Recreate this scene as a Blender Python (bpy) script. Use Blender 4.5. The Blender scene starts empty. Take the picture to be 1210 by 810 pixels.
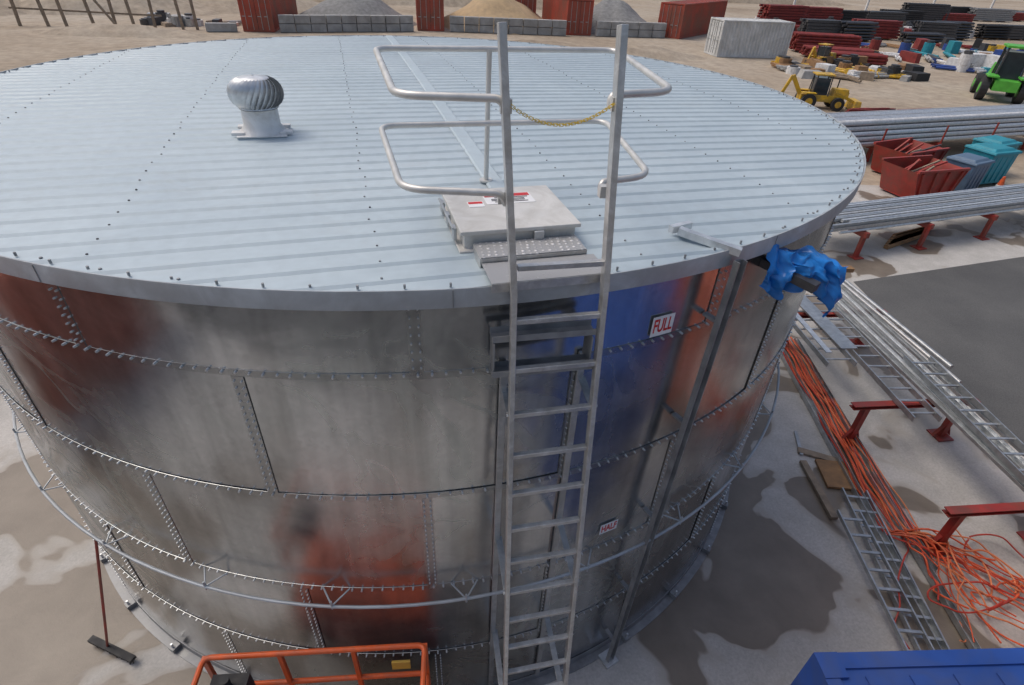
import bpy, math, random
import numpy as np
from mathutils import Vector, Matrix, noise
random.seed(7)
scene=bpy.context.scene
H=4.89; R=4.87
# ---------------------------------------------------------------- materials
def nt(name):
    m=bpy.data.materials.new(name); m.use_nodes=True
    t=m.node_tree; b=t.nodes["Principled BSDF"]; return m,t,b
def coord(t,scale=None):
    c=t.nodes.get("TC")
    if c is None:
        c=t.nodes.new("ShaderNodeTexCoord"); c.name="TC"
    if scale is None: return c.outputs["Object"]
    mp=t.nodes.new("ShaderNodeMapping"); mp.inputs["Scale"].default_value=scale
    t.links.new(c.outputs["Object"],mp.inputs["Vector"]); return mp.outputs["Vector"]
def noise_n(t,scale,detail=4,dist=0.0,rough=.55,vec=None):
    n=t.nodes.new("ShaderNodeTexNoise"); n.inputs["Scale"].default_value=scale; n.inputs["Detail"].default_value=detail
    n.inputs["Distortion"].default_value=dist; n.inputs["Roughness"].default_value=rough
    if vec is None: vec=coord(t)
    t.links.new(vec,n.inputs["Vector"]); return n
def ramp(t,inp,stops):
    r=t.nodes.new("ShaderNodeValToRGB"); e=r.color_ramp.elements
    while len(e)<len(stops): e.new(.5)
    for i,(p,c) in enumerate(stops):
        e[i].position=p
        e[i].color=(c,c,c,1) if isinstance(c,(int,float)) else (*c,1)
    t.links.new(inp,r.inputs["Fac"]); return r.outputs["Color"]
def mix(t,f,a,b,mode='MIX'):
    n=t.nodes.new("ShaderNodeMix"); n.data_type='RGBA'; n.blend_type=mode
    for s,v in ((n.inputs[0],f),(n.inputs[6],a),(n.inputs[7],b)):
        if hasattr(v,'is_output'): t.links.new(v,s)
        elif isinstance(v,(int,float)): s.default_value=v if s==n.inputs[0] else (v,v,v,1)
        else: s.default_value=(*v,1)
    return n.outputs[2]
def bump(t,b,h,strength,dist=.02):
    n=t.nodes.new("ShaderNodeBump"); n.inputs["Strength"].default_value=strength; n.inputs["Distance"].default_value=dist
    t.links.new(h,n.inputs["Height"]); t.links.new(n.outputs[0],b.inputs["Normal"])
def pbr(name,col,rough=.5,metal=0.,var=.25,scale=6.,dirt=None,dirt_amt=.0,bmp=0.,bscale=40):
    m,t,b=nt(name)
    n=noise_n(t,scale,4)
    lo=tuple(max(0,c*(1-var)) for c in col); hi=tuple(min(1,c*(1+var*.6)) for c in col)
    c=ramp(t,n.outputs["Fac"],[(.3,lo),(.7,hi)])
    if dirt:
        d=noise_n(t,scale*.6,4,1.,.7); f=ramp(t,d.outputs["Fac"],[(.5-dirt_amt*.4,0.),(.75-dirt_amt*.3,.8)])
        c=mix(t,f,c,dirt)
    t.links.new(c,b.inputs["Base Color"])
    r=ramp(t,n.outputs["Fac"],[(.25,max(.02,rough*.75)),(.75,min(1,rough*1.25))])
    t.links.new(r,b.inputs["Roughness"]); b.inputs["Metallic"].default_value=metal
    if bmp:
        n2=noise_n(t,bscale,3); bump(t,b,n2.outputs["Fac"],bmp,.01)
    return m
galv=pbr("galvanised_steel",(.52,.54,.55),.42,.75,.2,9,(.34,.35,.35),.3)
galv2=pbr("galvanised_bright",(.66,.68,.69),.38,.6,.2,12)
ringm=pbr("ring_galvanised",(.47,.50,.52),.5,.35,.2,5,(.36,.37,.38),.3)
alu=pbr("aluminium",(.62,.62,.61),.38,.6,.15,14,(.42,.41,.39),.35)
alupipe=pbr("rail_aluminium",(.64,.63,.60),.42,.45,.12,10)
darkst=pbr("dark_steel",(.10,.10,.105),.5,.6,.3,8)
chanst=pbr("weathered_channel_steel",(.30,.305,.31),.5,.35,.3,8)
whitep=pbr("white_paint",(.75,.75,.74),.45,0,.1,5,(.45,.43,.4),.2)
hatchm=pbr("hatch_aluminium",(.66,.65,.62),.42,.1,.08,7,(.50,.48,.44),.3)
redp=pbr("red_oxide_paint",(.36,.035,.025),.5,0,.3,4,(.18,.06,.04),.25)
redc=pbr("red_container_paint",(.42,.07,.04),.45,0,.25,.8,(.2,.09,.06),.25)
oredc=pbr("orange_red_container_paint",(.60,.13,.055),.5,0,.3,.8,(.26,.11,.07),.3)
orangep=pbr("orange_paint",(.70,.11,.02),.4,0,.25,5,(.35,.10,.05),.2)
bluep=pbr("blue_paint",(.02,.07,.30),.45,0,.25,2,(.05,.07,.16),.2)
yellowp=pbr("yellow_paint",(.70,.42,.02),.45,0,.2,4,(.25,.18,.08),.2)
greenp=pbr("green_paint",(.10,.45,.05),.45,0,.2,3)
black=pbr("black_rubber",(.025,.025,.027),.7,0,.3,12)
timber=pbr("timber",(.30,.17,.08),.8,0,.35,6)
timber2=pbr("weathered_timber",(.28,.22,.16),.85,0,.35,6)
cablem=pbr("orange_cable",(.72,.12,.04),.5,0,.3,3)
rebar=pbr("dark_red_steel",(.24,.035,.03),.65,.1,.4,3)
greyc=pbr("concrete_block",(.40,.40,.39),.85,0,.3,1.2,(.25,.24,.22),.3)
teal=pbr("teal_plastic",(.02,.25,.32),.5,0,.2,4)
greybox=pbr("blue_grey_plastic",(.10,.16,.24),.5,0,.2,4)
signw=pbr("sign_white",(.8,.8,.8),.4,0,.04,9)
signr=pbr("sign_red",(.6,.02,.02),.4,0,.1,9)
signk=pbr("sign_black",(.02,.02,.02),.4,0,.1,9)
glassm=pbr("cab_glass",(.03,.04,.05),.08,0,.2,3)
chainm=pbr("yellow_chain",(.70,.50,.06),.5,0,.2,30)
gravelg=pbr("grey_gravel",(.22,.22,.215),.95,0,.35,3,None,0,.6,8)
gravelt=pbr("tan_sand",(.46,.33,.19),.95,0,.2,2,None,0,.5,6)
cream=pbr("cream_paint",(.66,.67,.66),.5,0,.12,1.2,(.42,.42,.40),.35)

def wall_mat():
    m,t,b=nt("tank_wall_galvanised")
    at=t.nodes.new("ShaderNodeAttribute"); at.attribute_name="panel"
    cl=coord(t)
    sp=noise_n(t,1.3,5,1.2,.62)
    spang=t.nodes.new("ShaderNodeTexVoronoi"); spang.inputs["Scale"].default_value=30; t.links.new(cl,spang.inputs["Vector"])
    base=ramp(t,sp.outputs["Fac"],[(.3,(.37,.38,.385)),(.7,(.56,.57,.575))])
    pc=ramp(t,at.outputs["Fac"],[(0,.80),(1,1.12)])
    base=mix(t,1.,base,pc,'MULTIPLY')
    sc=ramp(t,spang.outputs["Color"],[(0,.92),(1,1.05)])
    base=mix(t,1.,base,sc,'MULTIPLY')
    # soft chalky wipe marks, in patches
    wv=noise_n(t,.8,2,3.2,.4); st=noise_n(t,.42,2)
    sm=ramp(t,wv.outputs["Fac"],[(.40,0.),(.50,.50),(.58,.08),(.70,.45)])
    ar=ramp(t,st.outputs["Fac"],[(.46,0.),(.60,1.)])
    k=mix(t,1.,sm,ar,'MULTIPLY')
    base=mix(t,k,base,(.50,.55,.535))
    sv=noise_n(t,1.,3,0,.6,coord(t,(8,8,.4)))
    base=mix(t,1.,base,ramp(t,sv.outputs["Fac"],[(.33,.84),(.62,1.04)]),'MULTIPLY')
    t.links.new(base,b.inputs["Base Color"])
    b.inputs["Metallic"].default_value=.92
    rg=ramp(t,sp.outputs["Fac"],[(.3,.15),(.7,.25)])
    rg=mix(t,k,rg,.45)
    rg=mix(t,1.,rg,ramp(t,at.outputs["Fac"],[(0,1.25),(1,.85)]),'MULTIPLY')
    t.links.new(rg,b.inputs["Roughness"])
    bn=noise_n(t,1.4,2,0,.4); bump(t,b,bn.outputs["Fac"],.45,.03)
    return m
def roof_mat():
    m,t,b=nt("roof_sheet")
    n=noise_n(t,.8,4,.5,.65); n2=noise_n(t,12,3)
    c=ramp(t,n.outputs["Fac"],[(.3,(.40,.48,.525)),(.7,(.475,.555,.595))])
    c=mix(t,1.,c,ramp(t,n2.outputs["Fac"],[(.3,.94),(.7,1.03)]),'MULTIPLY')
    d=noise_n(t,2.2,5,.6,.7); c=mix(t,ramp(t,d.outputs["Fac"],[(.55,0.),(.75,.22)]),c,(.36,.37,.36))
    t.links.new(c,b.inputs["Base Color"])
    t.links.new(ramp(t,n.outputs["Fac"],[(.3,.40),(.7,.55)]),b.inputs["Roughness"])
    b.inputs["Metallic"].default_value=.05
    return m
def checker_mat():
    m,t,b=nt("checker_plate")
    ck=t.nodes.new("ShaderNodeTexVoronoi"); ck.inputs["Scale"].default_value=26; ck.inputs["Randomness"].default_value=.15
    t.links.new(coord(t,(1,1,.2)),ck.inputs["Vector"])
    b.inputs["Metallic"].default_value=.2; b.inputs["Roughness"].default_value=.42
    t.links.new(ramp(t,ck.outputs["Distance"],[(.25,.74),(.36,.38)]),b.inputs["Base Color"])
    bump(t,b,ramp(t,ck.outputs["Distance"],[(.2,1.),(.4,0.)]),.8,.006)
    return m
def concrete_mat():
    m,t,b=nt("concrete_wet")
    f=noise_n(t,30,5,0,.75); mm=noise_n(t,1.7,4,.3,.6)
    dry=ramp(t,mm.outputs["Fac"],[(.3,(.42,.405,.375)),(.7,(.55,.53,.50))])
    dry=mix(t,1.,dry,ramp(t,f.outputs["Fac"],[(.25,.72),(.7,1.07)]),'MULTIPLY')
    wn=noise_n(t,.62,3.5,.5,.48)
    geo=t.nodes.new("ShaderNodeVectorMath"); geo.operation='LENGTH'; t.links.new(coord(t),geo.inputs[0])
    mr=t.nodes.new("ShaderNodeMapRange"); mr.inputs["From Min"].default_value=4.9; mr.inputs["From Max"].default_value=8.6
    mr.inputs["To Min"].default_value=.060; mr.inputs["To Max"].default_value=-.07; t.links.new(geo.outputs["Value"],mr.inputs["Value"])
    ad=t.nodes.new("ShaderNodeMath"); ad.operation='ADD'; t.links.new(wn.outputs["Fac"],ad.inputs[0]); t.links.new(mr.outputs[0],ad.inputs[1])
    wet=ramp(t,ad.outputs[0],[(.520,0.),(.530,1.)])
    damp=ramp(t,ad.outputs[0],[(.49,0.),(.522,1.)])
    wc=ramp(t,mm.outputs["Fac"],[(.3,(.16,.13,.10)),(.7,(.225,.19,.15))])
    c=mix(t,damp,dry,(.39,.36,.32)); c=mix(t,wet,c,wc)
    t.links.new(c,b.inputs["Base Color"])
    t.links.new(mix(t,wet,.85,.40),b.inputs["Roughness"])
    bump(t,b,f.outputs["Fac"],.3,.01)
    return m
def asphalt_mat():
    m,t,b=nt("asphalt")
    f=noise_n(t,60,4,0,.8); mm=noise_n(t,.5,4)
    c=ramp(t,mm.outputs["Fac"],[(.3,(.075,.075,.075)),(.7,(.12,.119,.115))])
    c=mix(t,1.,c,ramp(t,f.outputs["Fac"],[(.3,.6),(.7,1.4)]),'MULTIPLY')
    t.links.new(c,b.inputs["Base Color"]); b.inputs["Roughness"].default_value=.85
    bump(t,b,f.outputs["Fac"],.4,.01); return m
def dirt_mat():
    m,t,b=nt("dirt")
    a=noise_n(t,.06,6,.5,.65); f=noise_n(t,1.4,6,0,.7)
    c=ramp(t,a.outputs["Fac"],[(.3,(.29,.22,.15)),(.5,(.41,.335,.25)),(.7,(.47,.41,.33))])
    c=mix(t,1.,c,ramp(t,f.outputs["Fac"],[(.3,.66),(.7,1.12)]),'MULTIPLY')
    t.links.new(c,b.inputs["Base Color"]); b.inputs["Roughness"].default_value=.95
    bump(t,b,f.outputs["Fac"],.6,.1); return m
wallm=wall_mat(); roofm=roof_mat(); checkm=checker_mat(); concm=concrete_mat(); asphm=asphalt_mat(); dirtm=dirt_mat()

# ---------------------------------------------------------------- mesh builder
class MB:
    def __init__(s): s.v=[]; s.f=[]; s.m=[]; s.mats=[]; s.M=Matrix.Identity(4)
    def mi(s,mat):
        if mat not in s.mats: s.mats.append(mat)
        return s.mats.index(mat)
    def add(s,vs,fs,mat):
        o=len(s.v); k=s.mi(mat)
        s.v+= [tuple(s.M@Vector(v)) for v in vs]
        for f in fs: s.f.append(tuple(o+i for i in f)); s.m.append(k)
    def box(s,c,d,mat,rz=0.,tap=1.):
        x,y,z=[q/2 for q in d]; Rm=Matrix.Rotation(rz,3,'Z'); C=Vector(c)
        vs=[]
        for sz in(-1,1):
            k=tap if sz>0 else 1
            for sx,sy in((-1,-1),(1,-1),(1,1),(-1,1)): vs.append(C+Rm@Vector((sx*x*k,sy*y*k,sz*z)))
        s.add(vs,[(3,2,1,0),(4,5,6,7),(0,1,5,4),(1,2,6,5),(2,3,7,6),(3,0,4,7)],mat)
    def beam(s,a,b,w,h,mat,up=(0,0,1)):
        a=Vector(a);b=Vector(b);d=(b-a).normalized();u=Vector(up)
        if abs(d.dot(u))>.98:u=Vector((0,1,0))
        x=d.cross(u).normalized();y=x.cross(d)
        vs=[]
        for p in(a,b):
            for sx,sy in((-1,-1),(1,-1),(1,1),(-1,1)): vs.append(p+x*sx*w/2+y*sy*h/2)
        s.add(vs,[(0,1,2,3),(7,6,5,4),(4,5,1,0),(5,6,2,1),(6,7,3,2),(7,4,0,3)],mat)
    def chan(s,a,b,w,h,mat,t=.006,up=(0,0,1)):
        a=Vector(a);b=Vector(b);d=(b-a).normalized();x=d.cross(Vector(up)).normalized()
        u=x.cross(d)
        s.beam(a,b,w,t,mat,up); s.beam(a+x*(w/2-t/2)+u*h/2,b+x*(w/2-t/2)+u*h/2,t,h-t,mat,up); s.beam(a-x*(w/2-t/2)+u*h/2,b-x*(w/2-t/2)+u*h/2,t,h-t,mat,up)
    def cyl(s,a,b,r1,r2,mat,n=12,cap=True):
        a=Vector(a);b=Vector(b);d=(b-a).normalized();u=Vector((0,0,1)) if abs(d.z)<.95 else Vector((1,0,0))
        x=d.cross(u).normalized();y=x.cross(d)
        vs=[p+(x*math.cos(2*math.pi*i/n)+y*math.sin(2*math.pi*i/n))*r for p,r in((a,r1),(b,r2)) for i in range(n)]
        fs=[(i,(i+1)%n,n+(i+1)%n,n+i) for i in range(n)]
        if cap: fs+=[tuple(range(n))[::-1],tuple(range(n,2*n))]
        s.add(vs,fs,mat)
    def tube(s,pts,r,mat,n=8,closed=False):
        P=[Vector(p) for p in pts]; L=len(P); vs=[]; prev=None
        for i,p in enumerate(P):
            if closed: d=(P[(i+1)%L]-P[i-1]).normalized()
            else: d=(P[min(i+1,L-1)]-P[max(i-1,0)]).normalized()
            if prev is None:
                u=Vector((0,0,1)) if abs(d.z)<.9 else Vector((1,0,0)); x=d.cross(u).normalized()
            else:
                x=(prev-d*prev.dot(d)).normalized()
            prev=x; y=x.cross(d)
            vs+=[p+(x*math.cos(2*math.pi*k/n)+y*math.sin(2*math.pi*k/n))*r for k in range(n)]
        fs=[]
        for i in range(L if closed else L-1):
            j=(i+1)%L
            for k in range(n): fs.append((i*n+k,i*n+(k+1)%n,j*n+(k+1)%n,j*n+k))
        if not closed: fs+=[tuple(range(n))[::-1],tuple(range((L-1)*n,L*n))]
        s.add(vs,fs,mat)
    def rev(s,prof,mat,n=180,c=(0,0),a0=0,a1=2*math.pi):
        full=abs(a1-a0-2*math.pi)<1e-6; m=len(prof); cnt=n if full else n+1
        vs=[(c[0]+r*math.cos(a0+(a1-a0)*i/n),c[1]+r*math.sin(a0+(a1-a0)*i/n),z) for i in range(cnt) for r,z in prof]
        fs=[]
        for i in range(n):
            j=(i+1)%cnt
            for k in range(m-1): fs.append((i*m+k,j*m+k,j*m+k+1,i*m+k+1))
        s.add(vs,fs,mat)
    def sph(s,c,r,mat,n=16,m=10,sz=1.,z0=-1,z1=1):
        prof=[]
        for i in range(m+1):
            z=z0+(z1-z0)*i/m; z=max(-1,min(1,z)); a=math.asin(z); prof.append((max(.001,r*math.cos(a)),c[2]+r*sz*z))
        s.rev(prof,mat,n,c[:2])
    def done(s,name,parent=None,smooth=False,bev=0):
        me=bpy.data.meshes.new(name); me.from_pydata([tuple(v) for v in s.v],[],s.f)
        for m in s.mats: me.materials.append(m)
        me.polygons.foreach_set("material_index",s.m)
        if smooth: me.polygons.foreach_set("use_smooth",[True]*len(s.f))
        me.update(); o=bpy.data.objects.new(name,me); scene.collection.objects.link(o)
        if smooth:
            try: me.set_sharp_from_angle(angle=math.radians(40))
            except Exception: pass
        if bev:
            b=o.modifiers.new("bevel",'BEVEL'); b.width=bev; b.segments=2; b.limit_method='ANGLE'
        if parent: o.parent=parent
        return o
def empty(name):
    o=bpy.data.objects.new(name,None); scene.collection.objects.link(o); o.empty_display_size=.2; return o
def at(x,y,z=0,rz=0): return Matrix.Translation((x,y,z))@Matrix.Rotation(rz,4,'Z')
def smoothpath(pts,sub=6):
    P=[Vector(p) for p in pts]; out=[]
    for i in range(len(P)-1):
        p0=P[max(i-1,0)];p1=P[i];p2=P[i+1];p3=P[min(i+2,len(P)-1)]
        for k in range(sub):
            t=k/sub; out.append(.5*((2*p1)+(p2-p0)*t+(2*p0-5*p1+4*p2-p3)*t*t+(3*p1-p0-3*p2+p3)*t**3))
    out.append(P[-1]); return out
def rounded(pts,rad,closed=False,n=6):
    P=[Vector(p) for p in pts]; out=[]
    L=len(P)
    for i,p in enumerate(P):
        if not closed and i in(0,L-1): out.append(p); continue
        a=(P[i-1]-p); b=(P[(i+1)%L]-p); r=min(rad,a.length*.49,b.length*.49)
        s=p+a.normalized()*r; e=p+b.normalized()*r
        for k in range(n+1):
            t=k/n; out.append(s*(1-t)**2+p*2*t*(1-t)+e*t*t)
    return out

# ---------------------------------------------------------------- ground
b=MB(); S_=700; b.add([(-S_,-S_,0),(S_,-S_,0),(S_,S_,0),(-S_,S_,0)],[(0,1,2,3)],dirtm); b.done("ground")
b=MB(); b.add([(-30,-30,.006),(34,-30,.006),(34,7.2,.006),(14,10.2,.006),(-30,13,.006)],[(0,1,2,3,4)],concm); b.done("concrete_pavement")
b=MB(); b.add([(10.4,3.2,.012),(8.3,-9.5,.012),(34,-9.5,.012),(34,7.1,.012)],[(0,1,2,3)],asphm)
b.add([(-14,-9.7,.012),(-14,-29,.012),(34,-29,.012),(34,-9.5,.012),(8.3,-9.5,.012)],[(0,1,2,3,4)],asphm); b.done("asphalt_road_and_reflection_strip")  # unseen strip behind the camera, added to darken the wall's upper reflection

# ---------------------------------------------------------------- tank
tank=empty("water_tank")
courses=[(0.03,1.03),(1.03,2.10),(2.10,3.22),(3.22,4.29),(4.29,4.87)]
me_v=[];me_f=[];att=[]
for ci,(z0,z1) in enumerate(courses):
    off=-91 if ci%2==0 else -103.3
    for k in range(15):
        a0=math.radians(off+k*24-.5); a1=math.radians(off+(k+1)*24+.1)
        o=len(me_v); n=14; m=5
        rr=R+ (.004 if ci%2==0 else 0)
        val=random.random()
        for i in range(n+1):
            t=i/n; a=a0+(a1-a0)*t
            for j in range(m+1):
                w=j/m
                dr=.0045*math.sin(w*math.pi)*math.sin(t*math.pi)*(1 if (k*7+ci*3)%3 else -1)
                ra=rr+.0035*(1-t)+dr
                me_v.append((ra*math.cos(a),ra*math.sin(a),z0-.02+(z1-z0+.04)*w))
        for i in range(n):
            for j in range(m):
                me_f.append((o+i*(m+1)+j,o+(i+1)*(m+1)+j,o+(i+1)*(m+1)+j+1,o+i*(m+1)+j+1)); att.append(val)
me=bpy.data.meshes.new("tank_wall"); me.from_pydata(me_v,[],me_f); me.materials.append(wallm)
at_=me.attributes.new("panel",'FLOAT','FACE'); at_.data.foreach_set("value",att)
me.polygons.foreach_set("use_smooth",[True]*len(me_f))
w=bpy.data.objects.new("tank_wall",me); scene.collection.objects.link(w); w.parent=tank
b=MB()
for z in (1.03,2.10,3.22,4.29):
    b.rev([(R+.006,z-.026),(R+.0095,z-.025),(R+.0095,z+.025),(R+.006,z+.026)],wallm,240)
for ci,(z0,z1) in enumerate(courses):
    off=-91 if ci%2==0 else -103.3
    for k in range(15):
        a=math.radians(off+k*24); rr=R+.0085
        b.beam((rr*math.cos(a),rr*math.sin(a),z0+.026),(rr*math.cos(a),rr*math.sin(a),z1-.026),.075,.004,wallm,(math.cos(a),math.sin(a),0))
b.done("seam_laps",tank)
b=MB()
def bolt(a,z,r0=R+.0095,s=.0085,l=.018):
    ca,sa=math.cos(a),math.sin(a)
    b.cyl((r0*ca,r0*sa,z),((r0+l)*ca,(r0+l)*sa,z),s,s*.8,galv2,6)
for z in (1.03,2.10,3.22,4.29):
    n=380
    for i in range(n): bolt(2*math.pi*i/n+random.uniform(-.0008,.0008),z+.01+random.uniform(-.002,.002),l=random.uniform(.014,.026))
for ci,(z0,z1) in enumerate(courses):
    off=-91 if ci%2==0 else -103.3
    for k in range(15):
        for da in (-.27,.27):
            a=math.radians(off+k*24+da); nn=max(3,int((z1-z0-.1)/.05))
            for i in range(nn): bolt(a,z0+.06+(z1-z0-.12)*i/(nn-1),R+.010,.0065,.012)
b.done("bolts",tank)
b=MB()
b.rev([(R+.008,.12),(R+.016,.12),(R+.016,.02),(R+.10,.02),(R+.10,.010)],chanst,180)
for i in range(36):
    a=math.radians(10*i+4); ca,sa=math.cos(a),math.sin(a)
    b.beam(((R+.02)*ca,(R+.02)*sa,.055),((R+.11)*ca,(R+.11)*sa,.055),.08,.06,chanst)
    b.cyl(((R+.08)*ca,(R+.08)*sa,.08),((R+.08)*ca,(R+.08)*sa,.14),.012,.012,galv2,6)
b.done("base_angle",tank)
b=MB(); rz=2.10; rr=R+.15
b.tube([(rr*math.cos(2*math.pi*i/144),rr*math.sin(2*math.pi*i/144),rz+.012*math.sin(i*.35)) for i in range(144)],.014,ringm,8,True)
for i in range(30):
    a=math.radians(-91+12*i+3); ca,sa=math.cos(a),math.sin(a)
    P=Vector((rr*ca,rr*sa,rz))
    for s in(-1,1):
        a2=a+s*.022
        b.cyl(P,((R+.012)*math.cos(a2),(R+.012)*math.sin(a2),2.12),.007,.007,ringm,6)
    b.cyl(P-Vector((0,0,.04)),P+Vector((0,0,.06)),.009,.009,ringm,6)
b.done("standoff_ring",tank,True)
# roof
RY=math.radians(7); cu,su=math.cos(RY),math.sin(RY)
b=MB(); RR=4.945; pitch=.19; prof=[]
k0=int(-RR/pitch)-1
for k in range(k0,-k0+1):
    c=k*pitch
    for dv,z in((-.095,0),(-.040,.001),(-.020,.0145),(.010,.0145),(.028,.001)):
        vv=c+dv
        if abs(vv)<RR-.004: prof.append((vv,z))
rows=[]
for vv,z in prof:
    e=math.sqrt(RR*RR-vv*vv); row=[]
    for t in np.linspace(-1,1,17):
        uu=e*t; zz=H+z+.055*(1-(uu*uu+vv*vv)/RR**2)+.005*noise.noise((uu*.7,vv*1.8,0))*(1-t*t)
        row.append((uu*cu-vv*su,uu*su+vv*cu,zz))
    rows.append(row)
vs=[p for r_ in rows for p in r_]; fs=[]
for i in range(len(rows)-1):
    for j in range(16): fs.append((i*17+j,i*17+j+1,(i+1)*17+j+1,(i+1)*17+j))
b.add(vs,fs,roofm); b.done("roof_sheets",tank)
def roofz(x,y): return H+.055*(1-(x*x+y*y)/RR**2)
def uv2(u,v): return (u*cu-v*su,u*su+v*cu)
b=MB()
for u in (-3.83,-2.33,-.83,.67,2.17,3.67):
    e=math.sqrt(RR**2-u*u)
    for k in range(-26,27):
        v=k*pitch
        if abs(v)<e-.06:
            x,y=uv2(u+random.uniform(-.015,.015),v); z=roofz(x,y)+.013
            b.cyl((x,y,z),(x,y,z+.008),.008,.006,darkst if random.random()<.5 else chanst,6)
for k in range(-26,27):
    v=k*pitch
    if abs(v)<RR-.2:
        for s in(-1,1):
            e=math.sqrt(RR**2-v*v)-.09; x,y=uv2(s*e,v); b.cyl((x,y,roofz(x,y)+.012),(x,y,roofz(x,y)+.022),.010,.008,chanst,6)
b.done("roof_screws",tank)
b=MB(); vs=[];fs=[]
for i in range(60):
    v=-3.62+ (4.9+3.62)*i/59
    for du in (-.07,-.055,.055,.07):
        x,y=uv2(.11+du,v); vs.append((x,y,roofz(x,y)+(.021 if abs(du)<.06 else .008)+.001))
for i in range(59):
    for j in range(3): fs.append((i*4+j,i*4+j+1,i*4+j+5,i*4+j+4))
b.add(vs,fs,roofm); b.done("roof_flashing",tank)
b=MB()
b.rev([(R+.078,H-.01),(R+.078,H+.016),(R+.088,H+.018),(R+.090,H+.012),(R+.090,H-.095),(R+.082,H-.10),(R+.080,H-.09),(R+.079,H-.02),(R+.006,H-.02)],ringm,240)
b.rev([(R+.012,H-.02),(R+.012,H-.12)],galv,240)
for i in range(14):
    a=2*math.pi*i/14+.25; rr=R+.092
    b.beam((rr*math.cos(a),rr*math.sin(a),H-.092),(rr*math.cos(a),rr*math.sin(a),H+.012),.006,.003,chanst,(math.cos(a),math.sin(a),0))
b.done("eave_ring",tank,True)
b=MB()
for i in range(130):
    a=2*math.pi*i/130; rr=RR-.035; b.cyl((rr*math.cos(a),rr*math.sin(a),H+.006),(rr*math.cos(a),rr*math.sin(a),H+.028),.007,.007,chanst,6)
b.done("eave_bolts",tank)
b=MB()
a=math.radians(-67.7); ca,sa=math.cos(a),math.sin(a); ta=Vector((-sa,ca,0)); er=Vector((ca,sa,0))
a2=math.radians(-69.6); er2=Vector((math.cos(a2),math.sin(a2),0))
p0=er*(R+.13)+Vector((0,0,H-.04)); p1=er2*(R+.15)+Vector((0,0,.03))
b.chan(p1,p0,.075,.045,chanst,.007,er)
b.beam(p0+Vector((0,0,.05)),Vector((1.58,-4.40,H+.06)),.05,.045,galv2)
b.beam(Vector((1.58,-4.36,H+.06))-ta*.05,Vector((1.58,-4.36,H+.06))+ta*.12,.04,.045,galv2)
for z in (.4,1.3,2.4,3.5,4.4):
    ee=er2.lerp(er,z/H).normalized(); q=ee*(R+.012)+Vector((0,0,z)); b.beam(q,ee*(R+.13)+Vector((0,0,z)),.04,.02,chanst)
b.box(p1,(.16,.16,.03),galv2,a)
b.done("level_indicator_channel",tank)

# ---------------------------------------------------------------- ladder
lad=empty("access_ladder")
b=MB(); yw=.058; le=.149
base=Vector((.69,-5.0,4.73)); dn=Vector((0,-math.sin(le),-math.cos(le))); rt=Vector((math.cos(yw),math.sin(yw),0))
for i in range(-1,16):
    c=base+dn*.3*i
    if c.z<.15: break
    b.beam(c-rt*.235,c+rt*.235,.034,.03,alu)
for s,tx,ty in((-1,.36,-4.83),(1,.905,-4.77)):
    pts=[base+rt*s*.25+dn*4.76, base+rt*s*.25-dn*0.15]
    b.beam(pts[0],pts[1],.03,.065,alu,(0,1,0))
    b.beam(pts[1]+Vector((0,0,-.004)),(tx,ty,6.10),.034,.069,alu,(0,1,0))
    for t in (.6,2.1,3.5):
        c=base+rt*s*.25+dn*t
        ww=Vector((c.x,-math.sqrt((R+.012)**2-c.x**2),c.z)); b.beam(c+Vector((0,.02,0)),ww,.05,.008,galv)
        b.cyl(c+rt*s*.016,c+rt*s*.028,.012,.012,galv2,6)
    aa=[]
    for z in (4.35,.15):
        x=(base+rt*s*.25).x; aa.append(Vector((x-.02,-math.sqrt((R+.035)**2-x*x),z)))
    b.beam(aa[0],aa[1],.045,.03,galv,(0,1,0))
b.done("ladder_rails_and_rungs",lad,False,.003)
b=MB()
for z,yy in((4.60,-4.97),(4.38,-5.0)):
    b.chan((.33,yy,z),(.92,yy+.03,z),.10,.04,chanst,.006)
b.box((.34,-4.96,4.49),(.008,.14,.20),chanst); b.box((.90,-4.94,4.49),(.008,.14,.20),chanst)
b.done("support_bracket",lad)
b=MB()
b.M=at(.60,-4.66,0,RY)
b.box((0,.065,H+.072),(.62,.19,.006),checkm); b.box((.02,-.16,H+.045),(.66,.23,.006),checkm)
b.box((0,-.034,H+.056),(.62,.005,.026),alu); b.box((.02,-.277,H+.02),(.66,.005,.05),alu)
b.box((-.312,.065,H+.04),(.005,.19,.058),alu); b.box((.312,.065,H+.04),(.005,.19,.058),alu)
b.done("checker_plate_step",lad)

# guard rail
g=empty("guard_rail")
b=MB()
def loop(z,pts):
    b.tube(rounded([(x,y,z+dz) for x,y,dz in pts],.13),.0185,alupipe,10)
loop(H+.92,[(.39,-4.85,-.06),(.36,-4.86,0),(-.10,-4.82,0),(-.25,-3.47,0),(1.38,-3.30,0),(1.25,-4.66,0),(.90,-4.76,0),(.90,-4.77,-.06)])
loop(H+.5,[(.40,-4.88,-.06),(.37,-4.89,0),(-.10,-4.82,0),(-.25,-3.66,0),(1.30,-3.50,0),(1.21,-4.66,0),(.91,-4.75,0),(.91,-4.78,-.06)])
b.tube([(.47,-3.40,roofz(.47,-3.42)+.02),(.48,-3.40,H+.92)],.018,alupipe,10)
b.cyl((.47,-3.40,roofz(.47,-3.42)+.014),(.47,-3.40,roofz(.47,-3.42)+.026),.05,.05,alupipe,12)
for z in(.89,.47):
    for x,y in((.385,-4.86),(.915,-4.80)): b.box((x,y,H+z-.0),(.05,.045,.06),alupipe)
b.done("guard_rail_tubes",g,True)
b=MB()
A=Vector((.40,-4.90,H+.90)); B=Vector((.90,-4.83,H+.90)); n=34
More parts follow.
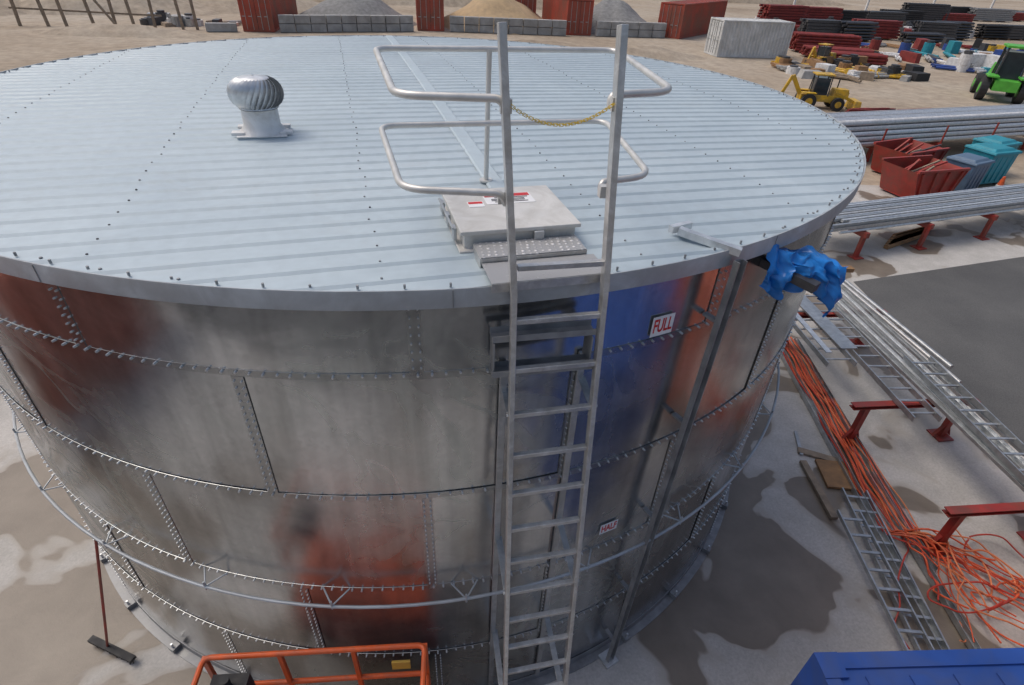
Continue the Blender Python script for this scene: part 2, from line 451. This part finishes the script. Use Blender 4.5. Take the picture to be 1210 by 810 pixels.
for i in range(n):
    t0=i/n; t1=(i+1.35)/n
    f=lambda t:A.lerp(B,min(t,1))+Vector((0,0,-.09*4*min(t,1)*(1-min(t,1))))
    p,q=f(t0),f(t1); d=(q-p).normalized(); sd=d.cross(Vector((0,0,1))) if i%2 else Vector((0,0,1)); sd=(sd-d*sd.dot(d)).normalized()*.006
    b.tube([p+sd,q+sd,q-sd,p-sd],.0020,chainm,5,True)
b.tube([A,A+Vector((-.01,.02,-.10)),A+Vector((-.02,.04,.04)),A],.003,alupipe,6,True)
b.done("safety_chain",g)

# hatch
h=empty("roof_hatch"); b=MB()
b.M=at(.52,-4.17,0,RY)
z0=H+.02
b.box((0,0,z0+.045),(.68,.62,.11),hatchm); b.box((0,0,z0+.115),(.73,.67,.024),hatchm); b.box((0,0,z0+.008),(.75,.70,.012),hatchm)
for y in(-.2,.0,.2): b.box((-.378,y,z0+.07),(.02,.07,.08),galv)
b.cyl((-.392,-.24,z0+.11),(-.392,.24,z0+.11),.008,.008,galv)
b.box((.1,-.345,z0+.08),(.06,.02,.05),galv)
b.done("hatch_box",h,False,.006)
b=MB(); b.M=at(.52,-4.17,-.02,RY)
b.box((.04,.13,z0+.1485),(.32,.17,.002),signw); b.box((.04,.185,z0+.1505),(.30,.045,.002),signr)
for yy in(.145,.12,.098,.074): b.box((.04+random.uniform(-.02,.02),yy,z0+.1505),(.22,.009,.002),signk)
b.box((-.19,.06,z0+.1487),(.10,.09,.002),signw); b.box((-.19,.08,z0+.1507),(.09,.03,.002),signr)
b.done("hatch_warning_labels",h)

# turbine vent
vt=empty("turbine_roof_vent"); b=MB()
vx,vy=-1.36,-2.12; vz=roofz(vx,vy)+.010
SV=Matrix.Diagonal((.88,.88,.78,1))
b.M=at(vx,vy,vz,RY)@SV
b.box((0,0,.012),(.46,.42,.012),whitep)
for s in (-1,1): b.box((s*.22,-.10,.03),(.12,.10,.03),whitep); b.box((s*.20,.14,.03),(.10,.08,.03),whitep)
b.rev([(.22,.018),(.20,.05),(.175,.09),(.17,.26),(.185,.27)],whitep,28)
b.done("vent_throat",vt,True)
b=MB(); b.M=at(vx,vy,vz,0)@SV
nv=30; rb=.255
for i in range(nv):
    a0=2*math.pi*i/nv; vs=[];m=9
    for j in range(m+1):
        ph=-.95+1.9*j/m; z=.42+.165*math.sin(ph*1.25); rad=rb*math.cos(ph*.98)
        tw=a0+ph*.35
        vs.append((rad*math.cos(tw),rad*math.sin(tw),z))
        vs.append(((rad-.03)*math.cos(tw+.30),(rad-.03)*math.sin(tw+.30),z))
    b.add(vs,[(2*j,2*j+1,2*j+3,2*j+2) for j in range(m)],galv2)
b.rev([(.001,.595),(.06,.59),(.13,.577),(.15,.565)],galv2,24)
b.rev([(.17,.27),(.185,.275),(.18,.29),(.15,.29)],galv2,24)
b.cyl((0,0,.27),(0,0,.60),.012,.012,galv2)
b.done("vent_turbine",vt,True)

def sign(az,z,text,w_,h_):
    e=empty("level_sign"); a=math.radians(az); er=Vector((math.cos(a),math.sin(a),0)); P=er*(R+.016)+Vector((0,0,z))
    b=MB(); b.box((0,0,0),(.003,w_,h_),signw); o=b.done("sign_plate",e); o.location=P; o.rotation_euler=(0,0,a)
    c=bpy.data.curves.new("sign_text",'FONT'); c.body=text; c.size=h_*.95; c.align_x='CENTER'; c.align_y='CENTER'; c.extrude=.0008; c.offset=.002
    c.materials.append(signr); t=bpy.data.objects.new("sign_text",c); scene.collection.objects.link(t); t.parent=e
    t.location=er*(R+.0195)+Vector((0,0,z)); t.rotation_euler=(math.pi/2,0,a+math.pi/2)
    bpy.context.view_layer.update(); k=w_*.86/t.dimensions[0]; t.scale=(k,1,1)
sign(-72.3,4.41,"FULL",.175,.15); sign(-73.1,2.36,"HALF",.175,.12)

# blue tarp
tarpm=pbr("blue_tarp",(.012,.18,.55),.36,0,.4,6)
b=MB(); nx,ny=60,48; vs=[];fs=[]
for i in range(nx+1):
    for j in range(ny+1):
        s=i/nx;t=j/ny
        top=Vector((2.22+.58*s,-4.40-.10*s,4.83-.12*s-.02*math.sin(s*7)))
        if t<.3: p=top+Vector((.02,.18*(.3-t)/.3,-.05*(.3-t)/.3))
        else:
            q=(t-.3)/.7; hang=.22+.06*math.sin(s*7.0+.8)+.12*s
            p=top+Vector((.04*q*math.sin(s*9),-.07*math.sin(q*2.4),-hang*q))
        fold=math.sin(s*30+3.5*noise.noise((s*3,t*2,5)))*.030*(.2+t)
        n3=noise.noise_vector(Vector((s*3.2,t*2.6,7.3)))*.05+noise.noise_vector(Vector((s*9,t*7,3.3)))*.028+noise.noise_vector(Vector((s*20,t*16,1.3)))*.008
        vs.append(p+n3+Vector((.35*fold,-fold,0)))
for i in range(nx):
    for j in range(ny): fs.append((i*(ny+1)+j,(i+1)*(ny+1)+j,(i+1)*(ny+1)+j+1,i*(ny+1)+j+1))
b.add(vs,fs,tarpm); b.done("blue_tarp",None,True)
b=MB(); b.beam((2.35,-4.32,4.62),(2.98,-4.35,4.60),.05,.03,timber); b.beam((2.3,-4.28,4.66),(2.52,-4.62,4.62),.08,.06,darkst); b.done("timber_batten")

# ---------------------------------------------------------------- containers etc
def container(name,x,y,rz,L,mat,W=2.44,Hc=2.59):
    e=empty(name); b=MB(); b.M=at(x,y,.02,rz)
    for sx in(-1,1):
        for sy in(-1,1): b.box((sx*(L/2-.08),sy*(W/2-.08),Hc/2),(.16,.16,Hc),mat)
    for sy in(-1,1):
        b.box((0,sy*(W/2-.05),.08),(L-.32,.1,.16),mat); b.box((0,sy*(W/2-.05),Hc-.06),(L-.32,.1,.10),mat)
    for sx in(-1,1):
        b.box((sx*(L/2-.05),0,.08),(.1,W-.32,.16),mat); b.box((sx*(L/2-.05),0,Hc-.06),(.1,W-.32,.10),mat)
    b.box((0,0,Hc-.045),(L-.2,W-.2,.03),mat); b.box((0,0,.12),(L-.2,W-.2,.05),mat)
    n=int((L-.4)/.3)
    for i in range(n): b.box((-L/2+.35+i*.3,0,Hc-.022),(.14,W-.3,.016),mat)
    def corr(p,q,nrm):
        p=Vector(p);q=Vector(q);d=q-p;n=int(d.length/.28); vs=[]
        for i in range(n):
            for f,o in((0,0),(.25,0),(.4,.045),(.75,.045),(.9,0)):
                c=p+d*((i+f)/n)-Vector(nrm)*(o+.02); vs+=[c+Vector((0,0,.16)),c+Vector((0,0,Hc-.11))]
        m=len(vs)//2; b.add(vs,[(2*i,2*i+2,2*i+3,2*i+1) for i in range(m-1)],mat)
    for s in(-1,1): corr((-L/2+.16,s*W/2,0),(L/2-.16,s*W/2,0),(0,s,0))
    corr((L/2,-W/2+.16,0),(L/2,W/2-.16,0),(1,0,0))
    x0=-L/2
    b.box((x0+.03,0,Hc/2),(.04,W-.34,Hc-.30),mat)
    b.box((x0+.005,0,Hc/2),(.02,.03,Hc-.3),black)
    for yy in(-.85,-.35,.35,.85):
        b.cyl((x0-.02,yy,.15),(x0-.02,yy,Hc-.15),.02,.02,galv,8)
        b.box((x0-.03,yy+.12,1.1),(.03,.28,.05),galv)
    for zz in(.6,1.4,2.1): b.box((x0+.004,0,zz),(.02,W-.4,.05),mat)
    b.done("container_body",e); return e
container("shipping_container",-12.6,53,math.pi/2,12,redc,Hc=2.9)
container("shipping_container",1.5,57,math.pi/2,12,redc,Hc=2.9)
container("shipping_container",15.4,57,math.pi/2,12,redc,Hc=2.9)
container("shipping_container",28.6,55.3,math.radians(45),12,redc,Hc=2.9)
container("shipping_container",11.2,60.5,math.pi/2,6,redc)
container("shipping_container",27.0,40.6,0,6.06,cream)
container("shipping_container",3.78,-7.34,math.radians(-6),3.0,bluep)
container("shipping_container",8.9,-6.5,math.radians(8),6.06,oredc)
container("shipping_container",-9.2,-5.2,math.radians(80),6.06,oredc)

def blockwall(x0,y0,x1,y1,rowsn=2):
    b=MB(); d=Vector((x1-x0,y1-y0,0)); n=max(1,int(d.length/1.25)); an=math.atan2(d.y,d.x)
    for r_ in range(rowsn):
        for i in range(n):
            p=Vector((x0,y0,0))+d*((i+.5)/n); b.box((p.x,p.y+random.uniform(-.06,.06),.33+.64*r_),(d.length/n-.06,.6,.60),greyc,an+random.uniform(-.02,.02))
    b.done("concrete_block_wall",None,False,.03)
blockwall(-11,47.2,-.1,50.3); blockwall(3.2,51,14,50.3); blockwall(17,50.8,24,51); blockwall(-16.5,46.3,-14.2,46.8,1)
def pile(name,x,y,rx,ry,hh,mat,seed=0):
    b=MB(); n=40;m=10;vs=[];fs=[]
    for j in range(m+1):
        t=j/m
        for i in range(n):
            a=2*math.pi*i/n; q=Vector((math.cos(a)*2*t,math.sin(a)*2*t,seed))
            k=1+.18*noise.noise(q)
            z=hh*max(0,(1-t**1.3))*(1+.25*noise.noise(q*1.7)) - .02
            vs.append((x+rx*t*k*math.cos(a),y+ry*t*k*math.sin(a),z))
    for j in range(m):
        for i in range(n): fs.append((j*n+i,(j+1)*n+i,(j+1)*n+(i+1)%n,j*n+(i+1)%n))
    b.add(vs,fs,mat); b.done(name,None,True)
pile("gravel_pile",-5.6,56,6,6,2.8,gravelg,1); pile("sand_pile",8.2,57,6,6.5,3.2,gravelt,2); pile("gravel_pile",20.3,57,5,6,2.8,gravelg,3)
for i,(x,y,rx,ry,hh) in enumerate([(-30,62,12,7,3),(-18,66,9,6,2.5),(-42,58,9,8,2.6),(0,85,30,8,5),(50,115,40,8,5),(-60,85,30,10,6)]):
    pile("earth_mound",x,y,rx,ry,hh,dirtm,i+10)
pile("earth_mound",17,39,6,2.2,.8,dirtm,31); pile("earth_mound",9,42,7,2,.6,dirtm,33); pile("earth_mound",-22,44,7,2,.7,dirtm,35)
b=MB()
for i in range(9):
    x=-30+i*1.6+random.uniform(-.3,.3); y=47+random.uniform(-.6,.6); hh=random.uniform(2,3.6)
    b.beam((x,y,0),(x+random.uniform(-.3,.3),y,hh),.18,.18,timber2)
b.beam((-30.5,47,1.2),(-20,47.6,.9),.12,.12,timber2); b.beam((-25,47,3),(-23,46.5,.1),.14,.14,timber2)
b.done("timber_post_fence")
def scatter(name,x0,x1,y0,y1,n,mats,smin=.4,smax=2.0,hm=.9):
    b=MB()
    for i in range(n):
        x=random.uniform(x0,x1);y=random.uniform(y0,y1);hh=random.uniform(.25,hm);rz=random.random()*3; m=random.choice(mats)
        k=random.random()
        if k<.45: b.box((x,y,hh/2),(random.uniform(smin,smax),random.uniform(.4,1.1),hh),m,rz,random.uniform(.8,1))
        elif k<.75:
            L=random.uniform(1,3.5)/2; d=Vector((math.cos(rz),math.sin(rz),0))
            for q in range(4): b.cyl(Vector((x,y+.2*q,.15+.1*(q%2)))-d*L,Vector((x,y+.2*q,.15+.1*(q%2)))+d*L,.09,.09,m,7)
        else:
            b.cyl((x,y,0),(x,y,hh),.45,.45,m,14); b.cyl((x,y,hh*1.01),(x,y,hh*1.2),.3,.3,darkst,10)
    return b.done(name)
scatter("scrap_pile",-22.5,-15.5,49,51,20,[greyc,timber2,whitep,galv,darkst],.5,1.8)
def stack(name,x,y,rz,L,nx,nz,sp,mat,rad=.09,boxy=False,z0=.15):
    b=MB(); b.M=at(x,y,0,rz)
    for k in range(nz):
        for i in range(nx):
            o=random.uniform(-.25,.25); yy=(i-(nx-1)/2)*sp; z=z0+rad+k*sp*.95
            if boxy: b.box((o,yy,z),(L,sp*.85,sp*.8),mat)
            else: b.cyl((-L/2+o,yy,z),(L/2+o,yy,z),rad,rad,mat,8)
    for xx in(-L*.35,0,L*.35): b.box((xx,0,z0/2),(.12,nx*sp,z0),timber)
    return b.done(name)
for k,(x,y,rz) in enumerate([(35.2,40.3,-.25),(36.0,43.5,-.22),(34.2,37.6,-.3)]):
    stack("red_pipe_stack",x,y,rz,5.4,7,3+ (k==1)*3,.24,rebar,.11)
for k in range(15):
    x=44+k*5.6+random.uniform(-1,1); y=66+k*2.4+random.uniform(-3,3)
    stack("steel_section_stack",x,y,random.uniform(-.15,.15),random.uniform(5,7),6,random.randint(4,8),.3,random.choice([darkst,rebar,darkst,black,chanst]),.12,True)
for k in range(16):
    x=43+k*3.6+random.uniform(-1,1); y=52+k*1.2+random.uniform(-2.5,2)
    stack("steel_section_stack",x,y,random.uniform(-.2,.2),random.uniform(3.6,5.5),5,random.randint(3,6),.3,random.choice([darkst,darkst,black,rebar]),.12,k%2==0)
scatter("material_pile",40,72,39,49,90,[teal,whitep,timber,darkst,greyc,yellowp,black,rebar,bluep],.4,2.2,1.1)
scatter("material_pile",26,36,30.5,36.5,60,[timber,darkst,greyc,yellowp,timber2,black,whitep],.5,1.9,.8)
scatter("material_pile",40,66,58,66,60,[darkst,black,chanst,whitep,rebar],.6,2.4,1.3)
scatter("material_pile",42,48,34,38,18,[teal,bluep,whitep,greyc],.8,2.0,1.4)
b=MB(); b.beam((48,92,5.5),(190,125,6.5),.5,.5,whitep)
for i in range(9): b.beam((48+17*i,92+4*i,0),(48+17*i,92+4*i,5.5),.3,.3,whitep)
b.done("pipe_bridge")
def wheel(b,x,y,r,w,mat=black,hub=yellowp):
    b.cyl((x,y-w/2,r),(x,y+w/2,r),r,r,mat,20); b.cyl((x,y-w/2-.02,r),(x,y+w/2+.02,r),r*.5,r*.45,hub,14)
def machine(name,x,y,rz,body,sc=1,arm=True):
    e=empty(name); b=MB(); b.M=at(x,y,0,rz)@Matrix.Scale(sc,4)
    for xx in(-1.1,1.2):
        for yy in(-.85,.85): wheel(b,xx,yy,.58 if xx<0 else .5,.36,black,body)
    b.box((0,0,.8),(3.4,1.1,.5),body); b.box((1.35,0,1.25),(1.3,1.0,.6),body,0,.85); b.box((1.95,0,1.1),(.1,.8,.5),darkst)
    for xx in(-.9,.35):
        for yy in(-.55,.55): b.beam((xx,yy,1.0),(xx*.9,yy*.9,2.5),.08,.08,darkst)
    b.box((-.27,0,2.54),(1.45,1.25,.1),body); b.box((-.27,0,1.65),(1.1,1.0,1.3),glassm,0,.95)
    for yy in(-.7,.7): b.box((-1.2,yy,1.2),(1.1,.5,.08),body)
    b.cyl((1.2,.35,1.5),(1.2,.35,2.2),.05,.05,black)
    if arm:
        for yy in(-.5,.5): b.beam((.9,yy,1.3),(2.5,yy,.7),.12,.2,body)
        b.box((2.75,0,.45),(.6,2.1,.7),body,0,.8); b.beam((-1.7,0,1.0),(-2.6,0,2.3),.25,.3,body); b.beam((-2.6,0,2.3),(-3.1,0,.9),.2,.22,body); b.box((-3.0,0,.6),(.5,.6,.55),darkst)
    b.done("machine_body",e,False,.02)
machine("backhoe_loader",21.6,22.0,-.3,yellowp,.66); machine("road_roller",36.0,25.2,.9,greenp,1.15,False)
machine("backhoe_loader",31.0,36.0,.4,yellowp,.6)
b=MB()
for i in range(40):
    xx=random.uniform(0,6.0); yy=random.uniform(0,2.4)
    b.beam((22+xx,18.2+yy,random.uniform(.05,.35)),(24.8+xx+random.uniform(-.3,.3),18.8+yy+random.uniform(-.3,.3),random.uniform(.05,.35)),.12,.10,rebar)
b.done("red_steel_bundle")
e=empty("pipe_rack"); b=MB()
P0=Vector((15.6,13.2,0)); P1=Vector((28.5,15.5,0)); d=(P1-P0).normalized(); nrm=Vector((-d.y,d.x,0))
for k in range(5):
    for i in range(12-k):
        o=random.uniform(-.5,.5); q=nrm*(i*.2+k*.1-1.1)+Vector((0,0,.75+k*.17)); b.cyl(P0+d*o+q,P1+d*(o*.6)+q,.09,.09,random.choice([galv2,whitep,alu]),10)
for t in (.15,.4,.62,.85):
    c=P0.lerp(P1,t); b.beam(c-nrm*1.3+Vector((0,0,.58)),c+nrm*1.3+Vector((0,0,.58)),.14,.14,redp)
    for s in(-.95,.95): b.beam(c+nrm*s,c+nrm*s+Vector((0,0,.51)),.12,.12,redp)
    for s in(-1.28,1.32): b.beam(c+nrm*s+Vector((0,0,.65)),c+nrm*s+Vector((0,0,1.35)),.05,.05,redp)
b.done("pipes_and_trestles",e)
e=empty("steel_rack"); b=MB()
P0=Vector((10.6,5.0,0)); P1=Vector((21.5,7.1,0)); d=(P1-P0).normalized(); nrm=Vector((-d.y,d.x,0))
for k in range(3):
    for i in range(13-k):
        o=random.uniform(-.6,.5); q=nrm*(i*.115-.6+k*.04)+Vector((0,0,.78+k*.085))
        if (i+k)%3: b.beam(P0+d*o+q,P1+d*o*.5+q,.075,.07,random.choice([galv,galv2,alu]))
        else: b.cyl(P0+d*o+q,P1+d*o*.5+q,.035,.035,galv2,8)
for t in (.06,.27,.5,.75):
    c=P0.lerp(P1,t); b.beam(c-nrm*.75+Vector((0,0,.66)),c+nrm*.95+Vector((0,0,.66)),.12,.14,redp)
    for s in(-.65,.8):
        b.beam(c+nrm*s,c+nrm*s+Vector((0,0,.59)),.1,.1,redp); b.box(c+nrm*s+Vector((0,0,.02)),(.3,.3,.02),redp,.2)
b.done("tubes_and_trestles",e)
b=MB()
for i in range(7): b.beam((12.6+i*.13,4.9+i*.11,.07),(14.3+i*.13,5.6+i*.09,.07),.12,.10,timber)
b.done("timber_stack")
def skip(name,x,y,rz,L,W,hh,mat):
    e=empty(name); b=MB(); b.M=at(x,y,0,rz)
    t=.05; bl=L*.66
    for s in(-1,1):
        b.add([(-bl/2,s*W/2,.1),(bl/2,s*W/2,.1),(L/2,s*W/2,hh),(-L/2,s*W/2,hh),(-bl/2,s*(W/2-t),.1),(bl/2,s*(W/2-t),.1),(L/2,s*(W/2-t),hh),(-L/2,s*(W/2-t),hh)],[(0,1,2,3),(4,5,6,7),(3,2,6,7),(0,1,5,4),(1,2,6,5),(0,3,7,4)],mat)
        for k in range(4):
            f=-.36+.24*k; b.beam((f*bl*1.2,s*(W/2+.03),.12),(f*L*1.1,s*(W/2+.03),hh-.03),.07,.06,mat,(0,1,0))
        b.beam((s*bl/2,-W/2,.1),(s*L/2,-W/2,hh),.04,.04,mat)
        b.add([(s*bl/2,-W/2+t,.1),(s*bl/2,W/2-t,.1),(s*L/2,W/2-t,hh),(s*L/2,-W/2+t,hh)],[(0,1,2,3)],mat)
        b.beam((-L/2,s*(W/2+.01),hh+.03),(L/2,s*(W/2+.01),hh+.03),.09,.07,mat)
    b.box((0,0,.09),(bl,W-.1,.04),mat); b.box((0,0,.5),(L*.7,W-.14,.3),black)
    for q in range(6): b.beam((random.uniform(-L*.4,0),random.uniform(-.4,.4),.6),(random.uniform(0,L*.45),random.uniform(-.5,.5),hh+random.uniform(-.1,.2)),.06,.05,random.choice([timber2,mat,darkst]))
    b.done("skip_body",e)
skip("skip_bin",16.7,8.9,.15,2.2,1.4,1.05,redp)
skip("skip_bin",17.9,11.0,.3,2.2,1.4,1.05,redp)
for (x,y,rz_,mat_,sc) in((18.9,9.4,.35,greybox,.92),(20.4,10.1,.2,teal,1.05),(21.8,11.3,.3,teal,1.0)):
    e=empty("plastic_bin"); b=MB(); b.M=at(x,y,0,rz_)@Matrix.Scale(sc,4)
    b.box((0,0,.62),(1.15,.95,1.0),mat_,0,1.08); b.box((0,-.02,1.17),(1.34,1.12,.08),mat_,0,.96); b.box((0,0,1.24),(1.1,.9,.08),mat_,0,.8)
    for xx in(-.4,-.13,.14,.41): b.box((xx,-.50,.62),(.07,.04,.86),mat_)
    for xx in(-.45,.45):
        for yy in(-.36,.36): b.cyl((xx,yy-.04,.1),(xx,yy+.04,.1),.1,.1,black,12)
    b.done("bin_body",e,False,.02)
e=empty("safety_bollard"); b=MB(); b.M=at(19.6,8.5); b.box((0,0,.03),(.45,.45,.06),black); b.rev([(.19,.06),(.04,.75),(.035,.76),(.001,.76)],orangep,16); b.rev([(.140,.31),(.100,.48)],whitep,16); b.done("cone",e)

# ---------------------------------------------------------------- cable tray rack
def cladder(b,a,c,w,mat,rung=.28,side=.09):
    a=Vector(a);c=Vector(c);d=(c-a).normalized();n=Vector((-d.y,d.x,0)).normalized(); L=(c-a).length
    for s in(-1,1): b.beam(a+n*s*w/2,c+n*s*w/2,.02,side,mat)
    k=int(L/rung)
    for i in range(k):
        p=a+d*((i+.5)*L/k); b.beam(p-n*(w/2-.011),p+n*(w/2-.011),.035,.02,mat)
e=empty("cable_tray_rack"); b=MB()
cladder(b,(7.05,1.2,.86),(6.85,-.95,.86),.5,galv); b.beam((7.35,1.4,.92),(7.22,-.6,.92),.30,.012,galv); b.beam((6.95,1.3,.935),(6.75,-.7,.935),.10,.02,galv2)
cladder(b,(7.75,1.7,.86),(7.30,-2.35,.86),.42,galv)
for i,(x,dx) in enumerate([(8.05,-.55),(8.2,-.6),(8.33,-.55),(8.48,-.6),(8.62,-.5)]):
    b.chan((x,2.1-.1*i,.84+.01*(i%2)),(x+dx,-5.2+.3*i,.84+.01*(i%2)),.085,.05,galv2 if i%2 else galv)
b.cyl((8.85,2.0,.86),(8.75,-1.2,.86),.04,.04,galv); b.cyl((8.72,2.0,.86),(8.55,-1.6,.86),.035,.035,alu)
cladder(b,(8.2,-1.0,.95),(7.6,-5.4,.95),.45,galv)
b.done("cable_trays",e)
b=MB()
for x0,y0,x1,y1 in((6.75,.75,9.0,.70),(6.45,-1.85,8.6,-1.95),(6.35,-3.85,8.3,-3.95)):
    for z in(.73,.79): b.beam((x0,y0,z),(x1,y1,z),.12,.012,redp)
    b.beam((x0,y0,.76),(x1,y1,.76),.012,.05,redp)
    for t in(.12,.88):
        x=x0+(x1-x0)*t; y=y0+(y1-y0)*t
        b.beam((x,y,.02),(x,y,.72),.09,.09,redp); b.box((x,y,.025),(.28,.28,.02),redp)
        b.beam((x-.16,y,.03),(x,y,.35),.01,.05,redp,(0,1,0)); b.beam((x+.16,y,.03),(x,y,.35),.01,.05,redp,(0,1,0))
b.done("trestles",e)
e=empty("cable_duct"); b=MB()
b.chan((6.98,.95,.02),(5.45,-5.6,.02),.10,.10,galv); b.chan((7.42,.9,.02),(6.25,-4.2,.02),.07,.09,galv)
b.chan((6.50,-2.6,.03),(5.85,-5.6,.03),.08,.09,galv)
b.done("duct_channels",e)
b=MB()
mcs=[cablem,pbr("pale_orange_cable",(.75,.24,.10),.55,0,.2,5),pbr("red_cable",(.5,.05,.03),.5,0,.2,5)]
for i in range(22):
    o=(i-10)*.018; pts=[]
    ph=random.uniform(0,6)
    for k in range(12):
        t=k/11; y=1.0-4.6*t; x=7.20-.98*t+o*(1+.4*t)+.028*math.sin(k*1.1+ph)+.022*random.uniform(-1,1)
        pts.append((x,y,.05+.02*((i*3+k)%3)))
    x,y,_=pts[-1]
    dx=random.uniform(-.02,.16)
    for k in range(random.randint(5,9)):
        x+=dx+random.uniform(-.12,.14); y-=random.uniform(.02,.34); dx+=random.uniform(-.08,.05); pts.append((x,y,.05+random.uniform(0,.18)))
    b.tube(smoothpath(pts,5),random.choice([.008,.010,.013]),mcs[0 if i%3 else 1 if i%2 else 2],6)
for i in range(8):
    c=Vector((6.45+random.uniform(-.2,.9),-4.4+random.uniform(-.7,.4),.05+i*.02)); r1=random.uniform(.2,.55); pts=[]; e1=random.uniform(.35,1); ro_=random.uniform(0,3)
    for k in range(random.randint(10,18)):
        a=k*.42+i; p=Vector((r1*math.cos(a)*(1+.15*math.sin(k)),r1*math.sin(a)*e1,.03*math.sin(k*1.7)+.004*k)); pts.append(c+Matrix.Rotation(ro_,3,'Z')@p)
    b.tube(smoothpath(pts,3),.011,mcs[i%3],6)
b.done("orange_cables",e,True)
e=empty("aluminium_ladder"); b=MB()
cladder(b,(6.02,-2.9,.09),(5.30,-5.6,.09),.34,galv,.25,.07); cladder(b,(5.62,-3.3,.17),(5.05,-5.8,.17),.30,galv,.25,.06)
b.done("ladder_sections",e)
b=MB(); b.box((5.98,-2.55,.04),(.42,.55,.04),timber,-.25); b.beam((5.7,-2.0,.03),(6.2,-2.3,.03),.12,.04,timber2); b.beam((5.62,-2.25,.05),(5.45,-3.3,.05),.10,.05,timber2); b.done("plywood_offcut")
b=MB(); b.beam((6.2,.4,.04),(5.75,-.3,.04),.10,.05,timber2); b.beam((5.9,-1.6,.03),(5.7,-2.1,.03),.05,.03,galv); b.done("timber_offcut")

# broom
e=empty("push_broom"); b=MB()
b.cyl((-3.58,-3.92,.10),(-3.02,-3.96,1.95),.013,.013,redp,8)
bd=Vector((.50,-.27,0)).normalized(); c=Vector((-3.53,-3.95,.09))
b.beam(c-bd*.30,c+bd*.30,.07,.04,black)
for i in range(60):
    p=c+bd*random.uniform(-.29,.29)+Vector((random.uniform(-.02,.02),random.uniform(-.02,.02),-.01)); b.beam(p,p+Vector((random.uniform(-.015,.015),random.uniform(-.015,.015),-.065)),.01,.01,black)
b.done("broom",e)

# scissor lift
e=empty("scissor_lift"); b=MB(); b.M=at(-1.0,-5.62,0,math.radians(-4))
L,W=1.62,.80; zt=1.98; zp=.95
for z in(zt,zt-.45): b.tube(rounded([(-L/2,-W/2,z),(L/2,-W/2,z),(L/2,W/2,z),(-L/2,W/2,z)],.06,True),.022,orangep,8,True)
for x in(-L/2,-.27,.27,L/2):
    for y in(-W/2,W/2): b.beam((x,y,zp),(x,y,zt),.035,.035,orangep)
b.box((0,0,zp-.04),(L+.04,W+.04,.08),orangep)
for y in(-W/2,W/2): b.box((0,y,zp+.10),(L,.012,.14),orangep)
b.box((0,0,.42),(1.75,.78,.40),redp)
for i in range(2):
    z0_=.64+.12*i
    for y in(-.28,.28): b.beam((-.7,y,z0_),(.7,y,z0_+.1),.05,.07,darkst); b.beam((.7,y+.06,z0_),(-.7,y+.06,z0_+.1),.05,.07,darkst)
for x in(-.62,.62):
    for y in(-.36,.36): wheel(b,x,y,.2,.14,black,whitep)
b.done("lift_frame",e,False,.004)
b=MB(); b.M=at(-1.0,-5.62,0,math.radians(-4))
b.box((-.60,.20,1.80),(.26,.22,.22),black); b.cyl((-.60,.22,1.9),(-.60,.22,2.02),.03,.035,black); b.sph((-.48,.05,1.86),.10,black)
b.tube(smoothpath([(-.55,.2,1.7),(-.3,.1,1.5),(-.5,-.1,1.2),(-.2,.1,1.0)]),.02,black); b.box((.62,.36,1.78),(.14,.02,.10),yellowp)
b.box((-.72,-.05,1.66),(.18,.5,.06),darkst)
b.done("control_box",e)

# world, sun
wd=bpy.data.worlds.new("World"); scene.world=wd; wd.use_nodes=True
t=wd.node_tree; sky=t.nodes.new("ShaderNodeTexSky"); sky.sky_type='NISHITA'; sky.sun_disc=False
el,az=math.radians(60),math.radians(300)
sky.sun_elevation=el; sky.sun_rotation=az; sky.dust_density=5; sky.air_density=1.; sky.ozone_density=1.
bg=t.nodes["Background"]; t.links.new(sky.outputs[0],bg.inputs[0]); bg.inputs[1].default_value=.135
sd=bpy.data.lights.new("sun","SUN"); sd.energy=.9; sd.angle=math.radians(28); sd.color=(1,.96,.9)
so=bpy.data.objects.new("sun",sd); scene.collection.objects.link(so)
dirv=Vector((math.sin(az)*math.cos(el),math.cos(az)*math.cos(el),math.sin(el)))
so.rotation_euler=dirv.to_track_quat('Z','Y').to_euler(); so.location=(0,0,30)
scene.view_settings.view_transform='Standard'; scene.view_settings.look='None'; scene.view_settings.exposure=0

# camera
f,pi_,ya,ro=655.85,0.6143,0.1779,0.0509
fw=np.array([np.sin(ya)*np.cos(pi_),np.cos(ya)*np.cos(pi_),-np.sin(pi_)])
r=np.array([np.cos(ya),-np.sin(ya),0.]); u=np.cross(r,fw)
r,u=r*np.cos(ro)+u*np.sin(ro),-r*np.sin(ro)+u*np.cos(ro)
cd=bpy.data.cameras.new("camera"); cd.sensor_width=36; cd.lens=f/1210*36; cd.clip_start=.05; cd.clip_end=2000
co=bpy.data.objects.new("camera",cd); scene.collection.objects.link(co)
co.matrix_world=Matrix(((r[0],u[0],-fw[0],0),(r[1],u[1],-fw[1],-7.46),(r[2],u[2],-fw[2],6.345),(0,0,0,1)))
scene.camera=co
